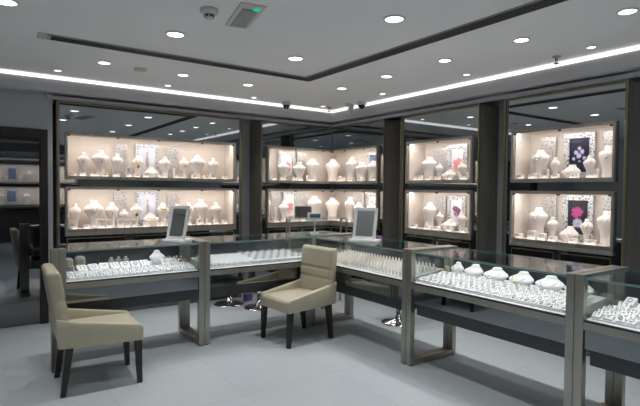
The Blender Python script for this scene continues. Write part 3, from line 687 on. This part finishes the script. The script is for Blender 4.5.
# glazed corner piece closing the angle between the two runs
t = thing('corner_counter', 'small glass corner counter joining the two runs behind the middle chair', 'display counter', (CX+.012, yE+h+.002, 0))
cw, cd = DEP-.02, CY+DEP-yE-h-.004
MB().box(0, cw, 0, cd, .665, .712, bev=.003).obj('rail', M['nickel'], t)
MB().box(.006, cw-.006, .006, cd-.006, .60, .664).obj('underside', M['drawer'], t)
MB().box(.01, cw-.01, .01, cd-.01, .712, .735).obj('display_bed', M['white'], t)
g = MB().box(0, cw, 0, cd, .9735, .9845).obj('top_glass', [M['glass'], M['glassedge']], t)
for p in g.data.polygons:
    if abs(p.normal.z) < .5: p.material_index = 1
MB().box(.004, cw-.004, cd-.014, cd-.006, .712, .973).box(cw-.012, cw-.004, .004, cd-.016, .712, .973).obj('rear_glass', M['glass'], t)
MB().box(cw-.05, cw, cd-.05, cd, .008, .664, bev=.002).obj('rear_post', M['nickel'], t)

def cpos(run, u, v, dz=0):
    """a point on a counter: run 'L' has u along +x from the left frame, run 'R' has u toward the camera from the corner"""
    z = bedz(v)+dz
    return (u, CY+v, z) if run == 'L' else (CX+v, u, z)
RUN = {'L': 0, 'R': RZ}
# shared little meshes
def pad_mesh(w, d, h):
    return MB().prism([(-d, 0), (d, 0), (d, h), (-d, h*.35)], -w, w, bev=.003, T=Matrix(((0, 1, 0, 0), (1, 0, 0, 0), (0, 0, 1, 0), (0, 0, 0, 1)))).mesh('pad', M['white'])
def gems_mesh(w, d, h, style):
    b = MB(); z = lambda y: h*.35+(y+d)/(2*d)*h*.65+.002
    rn = random.Random(style)
    if style % 3 == 0:
        for x in (-w*.4, w*.4):
            b.lathe([(.001, 0), (.007, .002), (.007, .005), (.001, .008)], 8, c=(x, d*.3, z(d*.3)))
            b.tube([(x, d*.2, z(d*.2)), (x+.002, -d*.2, z(-d*.2)), (x, -d*.5, z(-d*.5))], .0028, 5)
    elif style % 3 == 1:
        n = 16; b.tube([(w*.45*math.cos(2*PI*i/n), d*.45*math.sin(2*PI*i/n), z(d*.45*math.sin(2*PI*i/n))+.003) for i in range(n)], .003, 5, closed=True)
        b.lathe([(.001, 0), (.008, .003), (.001, .008)], 8, c=(0, -d*.6, z(-d*.6)))
    else:
        for q in range(7): b.lathe([(.001, 0), (.006, .003), (.001, .007)], 6, c=(w*rn.uniform(-.7, .7), d*rn.uniform(-.7, .7), z(0)))
    return b.mesh('jewel', M[('sparkle', 'sparkle', 'palegold', 'sparkle', 'palegem')[style % 5]])
PADLAB = {}
def pad(run, u, v, w, d, h, style, group, label, jit=.0):
    t = thing('jewelry_pad', label, 'jewelry pad', cpos(run, u, v, .0118), RUN[run]+random.uniform(-jit, jit), group, TILT)
    link('pad', cached(('p', w, d, h), lambda: pad_mesh(w, d, h)), t)
    link('jewel', cached(('g', w, d, h, style), lambda: gems_mesh(w, d, h, style)), t)
def tray(run, u0, u1, v0, v1, label, group):
    w = abs(u1-u0)/2; d = (v1-v0)/2
    b = MB().box(-w, w, -d, d, 0, .006, bev=.001).box(-w, w, -d, -d+.006, .006, .0092, bev=.001).box(-w, w, d-.006, d, .006, .0092, bev=.001)
    b.box(-w, -w+.006, -d+.006, d-.006, .006, .0092).box(w-.006, w, -d+.006, d-.006, .006, .0092)
    o = b.obj('jewelry_tray', M['white']); place(o, cpos(run, (u0+u1)/2, (v0+v1)/2, .0015), RUN[run], TILT)
    tag(o, label, 'tray', group); return o
def small_bust(run, u, v, h, w, label, style=None, mat='white', jit=0.):
    t = thing('necklace_stand', label, 'necklace stand', cpos(run, u, v, .004), RUN[run]+jit, 'low necklace stands in the counters', TILT)
    def mk():
        me = bust_mesh('low', h, w); me.materials.clear(); me.materials.append(M[mat]); return me
    link('bust', cached(('lb', h, w, mat), mk), t)
    if style: link('necklace', cached(('ln', h, w, style), lambda: necklace_mesh('low', h, w, style)), t)

# --- counter 1 (left): trays, sloped pads, a bust, grey cuffs and little figures
u0, u1 = xA+h+.02, xB-h-.02
n = 5; dw = (u1-u0)/n
for i in range(n): tray('L', u0+i*dw+.004, u0+(i+1)*dw-.004, .045, .235, 'white jewelry tray in left counter front row, %s' % nth(i), 'trays in the left counter')
for i in range(n*4):
    for j in range(3):
        pad('L', u0+.028+i*(u1-u0-.056)/(n*4-1), .075+.06*j, .022, .024, .026, (i*2+j*3+i//3) % 5, 'sloped pads in the left counter', 'small white sloped jewelry pad in front trays of left counter', .12)
for i, (u, v) in enumerate([(.86, .30), (.95, .31), (1.04, .30), (1.22, .30), (1.31, .31), (1.50, .30), (1.58, .31), (.765, .28), (1.13, .30)]):
    pad('L', u, v, .04, .045, .05, (i+1) % 5, 'larger pads in the left counter', 'larger white sloped pad behind the trays in left counter', .2)
small_bust('L', 1.455, .40, .125, .075, 'white low necklace stand at the back of the left counter')
def cuff(run, u, v, r, hh, label, mat='greyvelvet'):
    t = thing('bracelet_stand', label, 'bracelet stand', cpos(run, u, v, .004), RUN[run], 'cuff stands in the counters', TILT)
    link('roll', cached(('cf', r, hh, mat), lambda: MB().lathe([(r, 0), (r, hh*.75), (r*.92, hh*.9), (r*.6, hh)], 20).mesh('roll', M[mat])), t)
    n = 16
    link('bracelet', cached(('cb', r, hh), lambda: MB().tube([((r+.003)*math.cos(2*PI*i/n), (r+.003)*math.sin(2*PI*i/n), hh*.5+.008*math.sin(2*PI*i/n)) for i in range(n)], .0035, 6, closed=True).mesh('bracelet', M['gold'])), t)
cuff('L', .667, .37, .042, .115, 'grey bracelet roll at the left end of left counter, nearest its frame')
cuff('L', .765, .40, .045, .12, 'grey bracelet roll second from the left end of left counter')
for i, u in enumerate((1.035, 1.10, 1.165)):
    t = thing('pendant_stand', 'small grey pendant stand at back of left counter, %s of three' % ('left', 'middle', 'right')[i], 'pendant stand', cpos('L', u, .42, .004), 0, 'small grey pendant stands')
    link('bust', cached('gp', lambda: MB().loft([[(w*math.cos(2*PI*k/16), .6*w*math.sin(2*PI*k/16), z) for k in range(16)] for z, w in ((0, .024), (.02, .024), (.05, .03), (.062, .026), (.075, .012), (.088, .014))]).mesh('bust', M['greyvelvet'])), t)
for i, u in enumerate((1.545, 1.585, 1.62, 1.655, 1.69)):
    t = thing('ring_stand', 'small taupe stand at right end of left counter, %s' % nth(i), 'ring stand', cpos('L', u, .40+.02*(i % 2), .004), 0, 'small taupe stands')
    link('cone', cached('tp', lambda: MB().lathe([(.017, 0), (.017, .012), (.011, .02), (.012, .05), (.004, .062)], 14).mesh('cone', M['taupe'])), t)
    link('ring', cached('tpr', lambda: MB().tube([(.0145*math.cos(2*PI*k/12), .0145*math.sin(2*PI*k/12), .036) for k in range(12)], .003, 6, closed=True).mesh('ring', M['silver'])), t)

# --- counter 2: ridged ring rolls on the left, rows of ring pads on the right
u0, u1 = xB+h+.02, CX-.03
um = u0+.46
for i in range(2): tray('L', u0+i*.23+.003, u0+(i+1)*.23-.003, .05, .47, 'white tray of ring rolls in second counter, %s one' % ('left', 'right')[i], 'ring roll trays')
roll = MB().prism([(-.014+.0, 0), (.014, 0), (.014, .012), (.007, .027), (-.007, .027), (-.014, .012)], -.195, .195, bev=.002).mesh('roll', M['white'])
def rings_row():
    b = MB()
    for k in range(9):
        y = -.17+.0425*k; b.tube([(.010*math.cos(2*PI*q/10), y, .026+.010*math.sin(2*PI*q/10)) for q in range(10)], .003, 5, closed=True)
    return b.mesh('ring_row', M['sparkle'])
rrow = rings_row()
for i in range(12):
    t = thing('ring_roll', 'white padded ring roll with silver rings, %s in second counter' % nth(i), 'ring roll', cpos('L', u0+.03+i*.0365, .26, .0118), 0, 'ring rolls', TILT)
    link('roll', roll, t); o = link('ring_row', rrow, t); o['kind'] = 'stuff'
for i in range(2): tray('L', um+i*(u1-um)/2+.003, um+(i+1)*(u1-um)/2-.003, .05, .47, 'white tray of slotted ring pads near the middle chair, %s one' % ('left', 'right')[i], 'ring pad trays')
sp = MB().prism([(-.017, 0), (.017, 0), (.017, .020), (.011, .026), (-.011, .026), (-.017, .020)], -.016, .016, bev=.003).mesh('pad', M['white'])
sr = MB().tube([(.0115*math.cos(2*PI*q/12), 0, .030+.0115*math.sin(2*PI*q/12)) for q in range(12)], .003, 6, closed=True).lathe([(.001, 0), (.006, .004), (.001, .009)], 6, c=(0, 0, .040)).mesh('ring', M['sparkle'])
sg = sr.copy(); sg.materials.clear(); sg.materials.append(M['gem'])
ncol = int((u1-um-.03)/.0385)+1
for i in range(ncol):
    for j in range(10):
        t = thing('ring_pad', 'small white square ring pad with one ring, in second counter near the middle chair', 'ring pad', cpos('L', um+.026+i*.0385, .075+.041*j, .0118), 0, 'ring pads', TILT)
        link('pad', sp, t); link('ring', sg if (i*3+j*5) % 7 < 3 else sr, t)

# --- counter 3: rows of cream ring cones
v0 = yE-h-.03; v1 = yC+h+.03
for i in range(3): 
    a = v0-i*(v0-v1)/3
    tray('R', a-.004, a-(v0-v1)/3+.004, .05, .50, 'white tray under the ring cones in corner counter, %s' % nth(i), 'ring cone trays')
cone = MB().lathe([(.0135, 0), (.0135, .006), (.0105, .010), (.009, .034), (.006, .046), (.002, .050)], 12).mesh('cone', M['velvet'])
cring = MB().tube([(.0108*math.cos(2*PI*k/12), .0108*math.sin(2*PI*k/12), .026) for k in range(12)], .0026, 6, closed=True).lathe([(.001, -.005), (.005, 0), (.001, .005)], 6, c=(0, -.013, .026)).mesh('ring', M['palegold'])
csil = cring.copy(); csil.materials.clear(); csil.materials.append(M['sparkle'])
nc = int((v0-v1-.05)/.045)
for i in range(nc+1):
    for j in range(9):
        t = thing('ring_cone', 'slim cream ring cone with one ring, in the corner counter', 'ring stand', cpos('R', v0-.025-i*(v0-v1-.05)/nc, .08+.048*j, .0118), RZ, 'ring cones in the corner counter', TILT)
        link('cone', cone, t); link('ring', cring if (i+j*2) % 3 else csil, t)

# --- counter 4: five necklace stands over trays of sloped pads
b0 = yC-h-.02; b1 = yD+h+.02
n = 5; dw = (b0-b1)/n
for i in range(n): tray('R', b0-i*dw-.004, b0-(i+1)*dw+.004, .045, .40, 'white jewelry tray under pads in long right counter, %s' % nth(i), 'trays in the long right counter')
for i in range(n*5):
    for j in range(5):
        pad('R', b0-.028-i*(b0-b1-.056)/(n*5-1), .075+.066*j, .022, .026, .028, (i*2+j*3+i//3) % 5, 'sloped pads in the long right counter', 'small white sloped jewelry pad in long right counter', .25)
for i, y in enumerate((2.82, 2.65, 2.435, 2.205, 1.975)):
    small_bust('R', y, .445, .108, (.06, .095, .105, .105, .105)[i], 'low white necklace stand in long right counter, %s of five' % nth(i), ('plain', None, 'pendant', 'gold_plain', 'plain')[i], jit=.12*(-1)**i)
small_bust('R', 1.76, .445, .108, .10, 'low white necklace stand half hidden by the nearest counter frame', 'plain')
cuff('R', 2.905, .41, .022, .07, 'grey bracelet roll at left end of the long right counter')

# --- counter 5: piled pads and flat boxes
b0 = yD-h-.02; b1 = yF+h+.02
n = 5; dw = (b0-b1)/n
for i in range(n): tray('R', b0-i*dw-.004, b0-(i+1)*dw+.004, .045, .50, 'white jewelry tray in counter at the right edge, %s' % nth(i), 'trays in the right edge counter')
for i in range(n*4):
    for j in range(4):
        pad('R', b0-.024-i*(b0-b1-.06)/(n*4-1), .08+.06*j, .024, .026, .028, (i*2+j*3) % 5, 'sloped pads in the right edge counter', 'small white sloped pad in counter at the right edge', .4)
for i in range(12):
    for j in range(2):
        pad('R', b0-.06-i*(b0-b1-.12)/11, .345+.09*j, .032, .034, .034+.012*j, (i+j) % 5, 'larger pads in the right edge counter', 'larger white pad at the back of counter at the right edge', .4)

# ------------------------------------------------------------------ chairs
def chair(label, loc, rz, rake=.16):
    """front toward local +x; seat .46 m, back .88 m"""
    t = thing('upholstered_chair', label, 'chair', loc, rz, 'beige upholstered chairs')
    W = .255
    # seat base with apron
    b = MB().prism([(-.24, .345), (.285, .33), (.285, .425), (.262, .452), (-.22, .452), (-.27, .40)], -W+.012, W-.012, bev=.012)
    b.obj('seat', M['leather'], t)
    # seat cushion, slightly domed
    n = 14; rings = []
    b = bmesh.new(); g = [[b.verts.new((-.235+.49*i/n, -W+.05+(2*W-.10)*j/n, .449+.014*(1-(2*i/n-1)**4)*(1-(2*j/n-1)**4))) for j in range(n+1)] for i in range(n+1)]
    for i in range(n):
        for j in range(n): f = b.faces.new((g[i][j], g[i+1][j], g[i+1][j+1], g[i][j+1])); f.smooth = True
    m_ = MB(); m_.merge(b); m_.obj('seat_cushion', M['leather'], t)
    # low sloping arms, one mesh each
    for s in (-1, 1):
        y0, y1 = sorted((s*W, s*(W-.055)))
        MB().prism([(-.30, .352), (.282, .332), (.287, .435), (.268, .457), (-.17, .532), (-.315, .575)], y0, y1, bev=.012).obj('arm', M['leather'], t)
    # back: curved padded slab with two cross seams and gathers between them
    H0, H1 = .36, .905; NH, NW = 40, 26; TH = .085
    def cx(z): return -.245-(z-H0)*rake
    def front(a, q):
        z = H0+(H1-H0)*a; y = (2*q-1)*(W-.004); d = 0
        for sz in (.70, .60): d -= .012*math.exp(-((z-sz)/.010)**2)
        if .60 < z < .70:
            e = math.exp(-((2*q-1)/.45)**2); d += .006*math.sin(q*46)*e*math.sin((z-.60)/.10*PI)
        ed = min(1, (1-abs(2*q-1))/.08); d -= .02*(1-ed)**2
        d -= .02*max(0, (a-.95)/.05)**2
        return (cx(z)+TH/2+d+.008, y, z)
    def back(a, q):
        z = H0+(H1-H0)*a; ed = min(1, (1-abs(2*q-1))/.08)
        return (cx(z)-TH/2+.02*(1-ed)**2+.02*max(0, (a-.95)/.05)**2, (2*q-1)*(W-.004), z)
    rings = []
    for i in range(NH+1):
        a = i/NH
        rings.append([front(a, j/NW) for j in range(NW+1)]+[back(a, 1-j/NW) for j in range(NW+1)])
    MB().loft(rings).obj('backrest', M['leather'], t)
    b = MB()
    for sz in (.70, .60): b.tube([(cx(sz)+TH/2-.003, (2*q/10-1)*(W-.03), sz) for q in range(11)], .0025, 6)
    b.obj('seam', M['seam'], t)
    # tapered legs
    for s in (-1, 1):
        for fx, bx, tw, bw in ((.246, .262, .027, .017), (-.225, -.268, .027, .017)):
            y = s*(W-.036); yb = s*(W-.036)
            def ring(x, yy, z, w): return [(x-w, yy-w, z), (x+w, yy-w, z), (x+w, yy+w, z), (x-w, yy+w, z)]
            MB().loft([ring(bx, yb, 0, bw), ring(fx, y, .36, tw)], smooth=False).obj('leg', M['legwood'], t)
    return t
chair('beige leather chair at the left, seen from the side, facing right', (.775, 4.10, 0), -.03)
chair('beige leather chair in the middle, front turned to the left', (2.652, 4.165, 0), PI+.085, .09)

# ------------------------------------------------------------------ vanity mirrors on the counters
def vanity(label, loc, rz, ww, hh, tilt):
    t = thing('vanity_mirror', label, 'mirror', loc, rz, 'white framed counter mirrors')
    MB().box(-ww*.58, ww*.58, -.075, .085, 0, .022, bev=.005).obj('base', M['whitemetal'], t)
    T = Matrix.Translation((0, -.03, .018))@Matrix.Rotation(-tilt, 4, 'X')
    bw = .030; w = ww/2
    b = MB().box(-w, -w+bw, -.011, .011, 0, hh, bev=.003).box(w-bw, w, -.011, .011, 0, hh, bev=.003)
    b.box(-w+bw-.004, w-bw+.004, -.011, .011, hh-bw, hh, bev=.003).box(-w+bw-.004, w-bw+.004, -.011, .011, 0, bw, bev=.003)
    b.obj('frame', M['whitemetal'], t, T)
    MB().box(-w+bw-.003, w-bw+.003, -.004, .004, bw-.003, hh-bw+.003).obj('glass', M['clearmirror'], t, T)
    MB().box(-.02, .02, -.006, .006, 0, hh*.8, T=Matrix.Translation((0, .075, .02))@Matrix.Rotation(R(8), 4, 'X')).obj('prop', M['whitemetal'], t)
vanity('white framed tilted mirror on the corner counter, right of the middle chair', (3.225, 3.80, .9852), R(-62), .245, .325, R(13))
vanity('white framed tilted mirror standing on the left counter by the frame', (1.615, 4.72, .9852), R(-58), .22, .335, R(14))

# ------------------------------------------------------------------ behind the counters
t = thing('glass_display_table', 'tall glass display table with metal legs, behind the corner of the counters', 'display table', (3.66, 5.30, 0), R(-25))
w, d = .37, .17
for sx in (-1, 1):
    for sy in (-1, 1): MB().box(sx*w-.011, sx*w+.011, sy*d-.011, sy*d+.011, 0, 1.126, bev=.002).obj('leg', M['nickel'], t)
MB().box(-w-.02, w+.02, -d-.02, d+.02, 1.128, 1.140).obj('top_glass', [M['glass']], t)
MB().box(-w+.012, w-.012, -d-.004, -d+.004, .72, 1.127).box(-w+.012, w-.012, d-.004, d+.004, .72, 1.127).obj('side_glass', M['glass'], t)
MB().box(-w+.012, w-.012, -d+.012, d-.012, .69, .715).obj('shelf', M['drawer'], t)
t = thing('tablet', 'dark tablet leaning on the glass table behind the counters', 'tablet', (3.50, 5.36, 1.141), R(-30))
T = Matrix.Rotation(R(-28), 4, 'X')
MB().box(-.11, .11, -.006, .006, 0, .155, bev=.003).obj('body', M['screen'], t, T)
MB().box(-.09, .09, -.0075, -.006, .014, .141).obj('screen', pbr('brown_screen', (.05, .04, .038), .2), t, T)
MB().box(-.03, .03, -.003, .003, 0, .12, T=Matrix.Translation((0, .115, 0))@Matrix.Rotation(R(22), 4, 'X')).obj('stand', M['darkplastic'], t)
t = thing('customer_display', 'pale blue digital display on a pole, behind the middle chair', 'price display', (3.24, 4.72, .9852), R(-28))
MB().box(-.05, .05, -.045, .045, 0, .012, bev=.003).obj('foot', M['bluegrey'], t)
MB().lathe([(.010, .012), (.010, .19)], 14).obj('pole', M['chrome'], t)
T = Matrix.Translation((0, 0, .205))@Matrix.Rotation(R(-14), 4, 'X')
MB().box(-.085, .085, -.022, .022, -.042, .042, bev=.010).obj('housing', M['bluegrey'], t, T)
MB().box(-.062, .062, -.0245, -.021, -.020, .022).obj('lcd', M['lcd'], t, T)
def stool(label, x, y, rz):
    t = thing('bar_stool', label, 'stool', (x, y, 0), rz, 'chrome based stools behind the counters')
    MB().lathe([(.19, 0), (.19, .008), (.17, .018), (.06, .035), (.032, .06), (.028, .10)], 36).obj('base', M['chrome'], t)
    MB().lathe([(.026, .10), (.026, .36), (.018, .362), (.018, .50)], 20).obj('column', M['chrome'], t)
    n = 24; MB().tube([(.15*math.cos(2*PI*k/n), .15*math.sin(2*PI*k/n)-.08, .27) for k in range(n)], .009, 8, closed=True).tube([(0, 0, .27), (0, .07, .27)], .008, 8).obj('foot_ring', M['chrome'], t)
    MB().box(-.19, .19, -.17, .19, .50, .57, bev=.03).obj('seat', M['blackleather'], t)
    MB().box(-.18, .18, .15, .19, .57, .74, bev=.018).obj('backrest', M['blackleather'], t)
stool('black stool on chrome disc base behind the ring cone counter', 3.92, 4.02, RZ)
stool('black stool on chrome disc base behind the second left counter', 2.93, 5.50, .2)
stool('black stool on chrome base nearest the corner cabinet, behind second counter', 2.69, 5.87, .5)
t = thing('paper_bag', 'small purple paper bag on the floor behind the second counter', 'bag', (2.985, 5.92, 0), .3)
b = MB().box(-.055, .055, -.035, .035, 0, .003).box(-.055, .055, -.035, -.033, .003, .09).box(-.055, .055, .033, .035, .003, .09).box(-.055, -.053, -.033, .033, .003, .09).box(.053, .055, -.033, .033, .003, .09)
b.obj('body', M['purple'], t)
MB().tube([(-.025, -.034, .09), (-.02, -.034, .125), (.02, -.034, .125), (.025, -.034, .09)], .002, 6).tube([(-.025, .034, .09), (-.02, .034, .125), (.02, .034, .125), (.025, .034, .09)], .002, 6).obj('handle', M['whitemetal'], t)
t = thing('gift_box', 'small purple box on the glass counter beside the tilted mirror', 'box', (3.40, 3.80, .9852), .4)
MB().box(-.03, .03, -.03, .03, 0, .03, bev=.002).obj('box', M['purple'], t)
MB().box(-.032, .032, -.032, .032, .030, .042, bev=.002).obj('lid', M['purple'], t)

# ------------------------------------------------------------------ the front wall behind the camera (seen in the door mirror)
FR['c5'] = (2.45, -3.14, PI); WHERE['c5'] = 'cabinet reflected in the door mirror'
cab5 = thing('display_cabinet', 'wall cabinet opposite, seen only as a reflection in the mirrored door', 'display cabinet', (2.45, -3.14, 0), PI)
wing(cab5, I4, 2.3, .08, 2.2)
for i, (u, hw, zt, s) in enumerate([(1.25, .11, 1.95, 'upper'), (1.95, .11, 1.95, 'upper'), (1.45, .06, 1.8, 'upper'), (1.78, .06, 1.8, 'upper'), (1.3, .1, 1.33, 'lower'), (1.9, .1, 1.33, 'lower')]):
    bust('c5', s, u, zt, hw, 'torso', None, i)
framed('c5', 'upper', 1.5, 1.76, 2.05, 'blueprint', 'none', 'framed blue picture reflected in the door mirror, upper shelf', .04)
framed('c5', 'lower', 1.5, 1.80, 1.44, 'blueprint', 'none', 'framed blue picture reflected in the door mirror, lower shelf', .05)

# ------------------------------------------------------------------ view
w = bpy.data.worlds.new('world'); SC.world = w; w.use_nodes = True
w.node_tree.nodes['Background'].inputs['Color'].default_value = (.05, .05, .055, 1)
SC.view_settings.view_transform = 'Standard'; SC.view_settings.look = 'None'
SC.view_settings.exposure = 0.0; SC.view_settings.gamma = 1.0
SC.cycles.transparent_max_bounces = 24
SC.cycles.max_bounces = 10; SC.cycles.diffuse_bounces = 4; SC.cycles.glossy_bounces = 6
SC.cycles.sample_clamp_indirect = 4.0
SC.cycles.use_denoising = True
